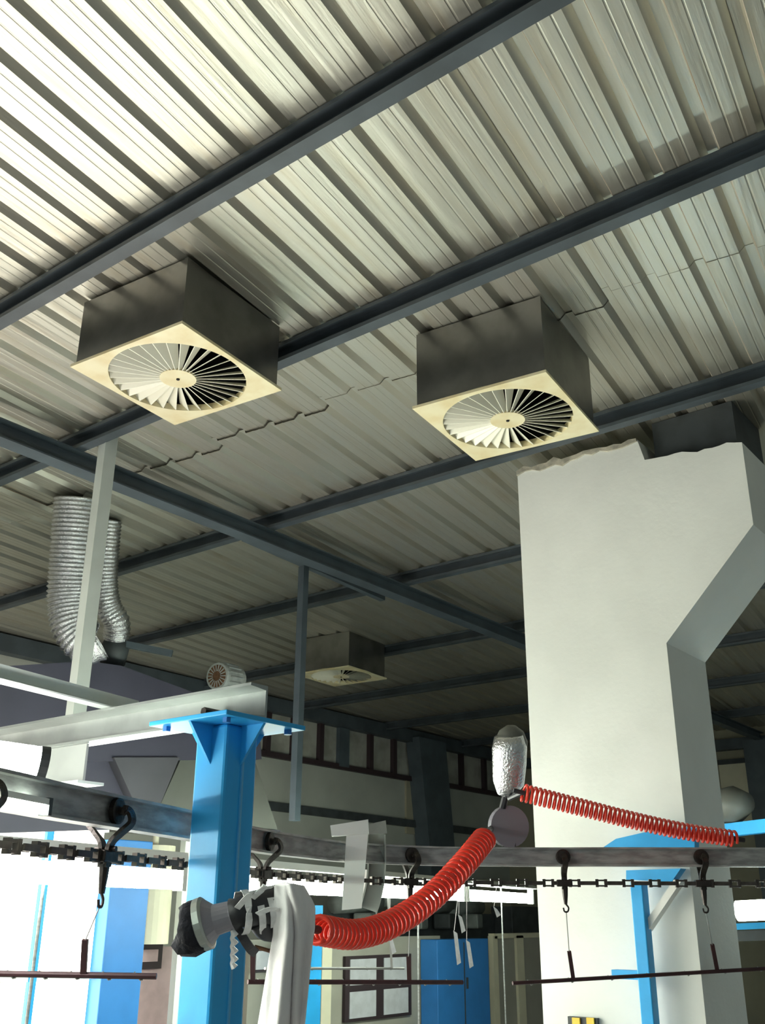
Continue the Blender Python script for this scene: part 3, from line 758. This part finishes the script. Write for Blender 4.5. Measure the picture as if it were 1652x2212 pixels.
# ================================================================== HANGER BARS UNDER THE CONVEYOR
def bar(a, b, stems, r, label, m='barred', hooks=6, name='hanger_bar'):
    a = V(a); b = V(b)
    root = thing(name, (a + b) / 2, label, 'hanger', 'hanger bars under the conveyor')
    MB().tube([a, a.lerp(b, .5), b], r, 8).build('bar', m, root)
    for p0, p1 in stems: MB().beam(p0, p1, r * 2.0, r * 1.4, up=FW).build('stem', m, root)
    d = (b - a).normalized()
    for i in range(hooks):
        q = a + (b - a) * ((i + .4) / hooks)
        MB().tube([q + V((0, 0, r * 1.2)) - d * .008, q + V((0, 0, -.2 * r)), q + V((0, 0, -r * 1.3)) + d * .008, q + V((0, 0, -r * 1.0)) + d * .014], .0022, 5).build('hook', 'wire', root)
    return root
dl_ = (TR[228][0] - EYE).dot(FW)
bar(at(-280, 2099, dl_), at(338, 2109, dl_), [(at(180, 2105, dl_), at(184, 2030, dl_))], .0068, 'dark red brown hanger bar in front of the glowing window', hooks=9)
TRp = TR[228][0]
MB_w = MB().tube([TRp - V((0, 0, .165)), at(184, 2032, dl_)], .0015, 5); tag(MB_w.build('hanger_wire', 'wire'), 'thin wire holding the hanger bar by the glowing window', 'wire', 'hanger wires')
d2 = (TR[880][0] - EYE).dot(FW)
bar(at(535, 2121, d2 - .35), at(999, 2122, d2 + .05), [(at(884, 2121, d2 - .05), at(882, 2066, d2 - .05)), (at(546, 2120, d2 - .34), at(546, 2050, d2 - .34))], .0085, 'dark red brown hanger bar below the drooping red hose', hooks=8)
k = MB().tube([TR[880][0] - V((0, 0, .165)), at(882, 2068, d2 - .05)], .002, 5); tag(k.build('hanger_wire', 'wire'), 'thin wire holding the hanger bar below the red hose', 'wire', 'hanger wires')
d3 = (TR[1218][0] - EYE).dot(FW)
bar(at(1107, 2124, d3 - .15), at(1760, 2086, d3 + .25), [(at(1238, 2115, d3 - .07), at(1229, 2055, d3 - .07)), (at(1549, 2097, d3 + .12), at(1538, 2040, d3 + .12))], .0075, 'dark red brown hanger bar in front of the white duct', hooks=8)
for q, s_, lab in ((1218, (1229, 2057, d3 - .07), 'thin wire holding the hanger bar before the white duct face'), (1520, (1538, 2042, d3 + .12), 'thin wire holding the hanger bar at the grey duct side')):
    k = MB().tube([TR[q][0] - V((0, 0, .165)), at(*s_)], .002, 5); tag(k.build('hanger_wire', 'wire'), lab, 'wire', 'hanger wires')
def lampd(x):
    f = (min((abs(px(LA + dv * (i / 200))[0] - x), i) for i in range(201))[1]) / 200; return (LA + dv * f - EYE).dot(FW)
bar(at(572, 2092, lampd(572)), at(872, 2092, lampd(872)), [(at(662, 2092, lampd(662)), at(664, 1935, lampd(664))), (at(846, 2092, lampd(846)), at(838, 1938, lampd(840)))], .007, 'pale grey hanger bar hung from the fluorescent lamps behind the dark one', 'wire', 5)
# clear plastic ribbon hooks
for i, (x, y0_, y1_) in enumerate([(985, 2010, 2085), (1012, 2030, 2092), (995, 1975, 2016), (845, 2022, 2062), (1071, 1958, 1982)]):
    dd = d2 + .1
    rc = min((p_ for p_ in RAIL[60:]), key=lambda p_: abs(px(p_)[0] - x)) ; dd = (rc - EYE).dot(FW)
    a = at(x - 6, y0_, dd); b = at(x + 2, y1_, dd)
    rt_ = thing('clear_ribbon', a, 'short clear plastic ribbon dangling on a thread in front of the blue cabinet', 'ribbon', 'clear ribbons under the conveyor')
    MB().prism([a, a + RT * .016 - UP * .012, b + RT * .016 + UP * .01, b], FW * .002).build('ribbon', 'film', rt_)
    MB().tube([a + RT * .004, V((rc.x, rc.y, ZC - .012))], .0012, 5).build('thread', 'wire', rt_)

# ================================================================== BLUE FRAME BEFORE THE DUCT
X4 = DX - .09
root = thing('blue_stand', (X4, 1.95, 0), 'sky blue steel stand with post and diagonal brace before the white duct', 'stand')
a = onx(1366, 1905, X4); b = onx(1392, 1905, X4); pw = abs(a.y - b.y); pyc = (a.y + b.y) / 2
MB().box((X4, pyc, a.z / 2), (.06, pw, a.z)).build('post', 'blue', root, bevel=.004)
b0, b1 = onx(1302, 1828, X4), onx(1480, 1790, X4)
pts = [onx(1300, 1832, X4), onx(1330, 1812, X4), onx(1395, 1797, X4), onx(1500, 1786, X4), onx(1500, 1835, X4), onx(1400, 1840, X4)]
MB().prism(pts, (.05, 0, 0)).build('top_plate', 'blue', root)
MB().prism([onx(1352, 1880, X4), onx(1470, 1876, X4), onx(1450, 1905, X4), onx(1352, 1900, X4)], (.06, 0, 0)).build('cross_rail', 'blue', root)
MB().prism([onx(1394, 1990, X4), onx(1455, 1900, X4), onx(1470, 1905, X4), onx(1398, 2012, X4)], (.05, 0, 0)).build('brace', 'whitemetal', root)
MB().box((X4, onx(1355, 2105, X4).y, onx(1355, 2105, X4).z), (.05, .12, .035)).build('bracket', 'blue', root)
# blue beam seen beyond the duct on the right
a, b = at(1545, 1797, 6.2), at(1760, 1772, 5.6)
b = a + (b - a) * 1.3
k = MB().beam(a, b, .06, .075); k.beam(V((b.x, b.y, 0)), b, .07, .07, up=V((1, 0, 0))); tag(k.build('blue_beam', 'blue'), 'blue steel beam behind the duct at the end of the thin red hose', 'beam')
# lamp with blue tray at the right
root = thing('tray_lamp', at(1630, 1995, 5.2), 'bright lamp over a blue tray beside the grey side of the duct', 'lamp')
a, b = at(1592, 1968, 5.2), at(1760, 1960, 5.0)
MB().tube([a, b], .05, 14).build('tube', 'tube', root, smooth=True)
MB().beam(a - V((0, 0, .075)), b - V((0, 0, .075)), .13, .03).build('tray', 'blue', root)
MB().beam(a - V((0, 0, .12)), b - V((0, 0, .12)), .10, .05).build('base', 'clutter', root)
mq = b - V((0, 0, .14)); MB().beam(V((mq.x, mq.y, 0)), mq, .05, .05, up=V((1, 0, 0))).build('stand', 'clutter', root)

# yellow and black striped placard at the floor end of the duct
root = thing('striped_placard', onx(1262, 2212, DX - .02), 'small yellow placard with black bars at the foot of the white duct', 'placard')
a, b = onx(1228, 2195, DX - .012), onx(1298, 2300, DX - .012)
MB().box((DX - .012, (a.y + b.y) / 2, (a.z + b.z) / 2), (.02, a.y - b.y, a.z - b.z)).build('board', 'clutter', root)
for q0_, q1_ in ((1235, 1257), (1266, 1288)):
    a2, b2 = onx(q0_, 2198, DX - .03), onx(q1_, 2290, DX - .03)
    MB().box((DX - .026, (a2.y + b2.y) / 2, (a2.z + b2.z) / 2), (.01, a2.y - b2.y, a2.z - b2.z)).build('stripe', 'yellow', root)

# ================================================================== LOW PARTITION, CABINETS, CLUTTER AT THE BACK
PY = 6.2
def bx(x0, x1, ytop, depth=.08, y=PY):
    a = ony(x0, ytop, y); b = ony(x1, ytop, y); return a.x, b.x, a.z
root = thing('low_partition', (7.5, PY, 0), 'beige low partition wall behind the hanger bars', 'partition')
x0, x1, zt2 = bx(535, 945, 2030); MB().box(((x0 + x1) / 2, PY, zt2 / 2), (x1 - x0, .06, zt2)).build('panel', 'partition', root)
x0, x1, zt3 = bx(1058, 1200, 2022); MB().box(((x0 + x1) / 2, PY, zt3 / 2), (x1 - x0, .06, zt3)).build('panel', 'partition', root)
for q0_, q1_ in ((1054, 1064), (1105, 1120)):
    a_, b_, _ = bx(q0_, q1_, 2025); MB().box(((a_ + b_) / 2, PY - .03, zt3 / 2), (b_ - a_, .06, zt3)).build('post', 'creamp', root)
MB().box(((x0 + x1) / 2, PY - .02, zt3), (x1 - x0, .08, .05)).build('cap_rail', 'creamp', root)
a_, b_, z_ = bx(944, 1054, 2030, y=PY - .24); k = MB().box(((a_ + b_) / 2, PY - .14, z_ / 2), (b_ - a_, .2, z_))
root = thing('blue_cabinet', ((a_ + b_) / 2, PY - .14, 0), 'blue metal cabinet standing before the low beige partition', 'cabinet'); k.build('carcass', 'blue2', root, bevel=.006)
MB().box(((a_ + b_) / 2, PY - .24, z_ / 2 + .02), (.012, .012, z_ - .1)).build('door_gap', 'clutter', root)
MB().box(((a_ + b_) / 2 + .04, PY - .245, z_ * .72), (.02, .02, .10)).build('handle', 'clutter', root)
# blue post with cream edge
a_, b_, z_ = bx(618, 686, 1955, y=PY - .2); root = thing('striped_post', ((a_ + b_) / 2, PY - .2, 0), 'blue post with cream edge strip behind the white cloth', 'post')
MB().box(((a_ + b_) / 2, PY - .2, z_ / 2), (b_ - a_, .12, z_)).build('post', 'blue', root)
a_, b_, z_ = bx(687, 708, 2035, y=PY - .2); MB().box(((a_ + b_) / 2, PY - .2, z_ / 2), (b_ - a_, .10, z_)).build('edge_strip', 'creamp', root)
# dark framed notice board with four sheets
def board(x0, y0, x1, y1, cols, rows, label, y=PY - .05):
    a = ony(x0, y0, y); b = ony(x1, y1, y)
    root = thing('notice_board', ((a.x + b.x) / 2, y, b.z), label, 'notice board')
    MB().box(((a.x + b.x) / 2, y, (a.z + b.z) / 2), (b.x - a.x, .03, a.z - b.z)).build('frame', 'dark', root)
    for i in range(cols):
        for j in range(rows):
            w = (b.x - a.x) / cols; h = (a.z - b.z) / rows
            MB().box((a.x + w * (i + .5), y - .018, b.z + h * (j + .5)), (w * .76, .008, h * .80)).build('sheet', 'paper', root)
board(744, 2066, 886, 2192, 2, 2, 'dark framed notice board with four white sheets on the beige partition')
board(546, 2050, 580, 2098, 1, 1, 'small dark framed sheet on the partition beside the blue column')
# clutter behind the partition: machines, pipes and ducts
root = thing('machine', (9.3, 7.2, 0), 'dark grey machine with pale pipes behind the low partition', 'machine')
def mx_(x0, x1, y0, y): a = ony(x0, y0, y); b = ony(x1, y0, y); return a, b
a, b = mx_(700, 1060, 1972, 7.1); MB().box(((a.x + b.x) / 2, 7.3, a.z / 2), (b.x - a.x, .5, a.z)).build('cabinet', 'clutter', root)
for x, y, r_ in ((770, 1952, .10), (860, 1945, .07), (930, 1955, .11), (1000, 1962, .09)):
    q = ony(x, y, 7.0); MB().tube([q - V((.35, 0, 0)), q + V((.35, 0, .02))], r_, 14).build('pipe', 'clutter2', root, smooth=True)
for x in (790, 900, 960, 1020): q = ony(x, 1990, 6.9); MB().box(q, (.22, .2, .16), rotz(.3)).build('gearbox', 'clutter2' if x % 40 else 'clutter', root, bevel=.02)
a, b = mx_(1058, 1100, 1900, 7.4); k = MB().box(((a.x + b.x) / 2, 7.5, a.z / 2), (b.x - a.x, .2, a.z)); tag(k.build('brown_pier', 'wallb'), 'brownish pier rising behind the low partition by the duct', 'pier')
a, b = mx_(1105, 1180, 1958, 6.8); k = MB().box(((a.x + b.x) / 2, 6.95, a.z / 2), (b.x - a.x, .3, a.z)); tag(k.build('dark_cabinet', 'clutter', bevel=.01), 'dark cabinet behind the low partition beside the white duct', 'cabinet')

# right end wall fittings
root = thing('wall_panel', (WX - .04, 4.6, 1.9), 'beige sheet panel on the end wall beyond the duct', 'panel')
a = onx(1552, 1648, WX - .05); b = onx(1630, 1800, WX - .05)
MB().box((WX - .04, (a.y + b.y) / 2, (a.z + b.z) / 2), (.05, a.y - b.y, a.z - b.z)).build('sheet', 'creamp', root)
MB().beam((WX - .07, a.y, a.z), (WX - .07, b.y, a.z), .05, .06).build('top_strip', 'clutter', root)
a = onx(1540, 1612, WX - .1); k = MB().beam((WX - .1, 8.0, a.z), (WX - .1, -1, a.z), .12, .14); tag(k.build('end_beam', 'purlin'), 'dark horizontal steel beam on the end wall beyond the duct', 'beam')
a = onx(1645, 1700, WX - .1); k = MB().box((WX - .1, a.y, 1.9), (.15, .30, 3.8)); tag(k.build('end_column', 'rafter'), 'dark steel column against the end wall', 'column')
bm = (at(1545, 1797, 6.2) + (at(1760, 1772, 5.6) - at(1545, 1797, 6.2)) * .22); a = bm + V((0, 0, .037 + .11)); dq = (at(1760, 1772, 5.6) - at(1545, 1797, 6.2)).normalized(); k = MB().tube([a - dq * .2, a - dq * .1, a + dq * .02, a + dq * .12], [.07, .10, .11, .06], 16); tag(k.build('grey_bundle', 'hood', smooth=True), 'grey rounded duct bundle resting on the blue beam beyond the white duct', 'duct')
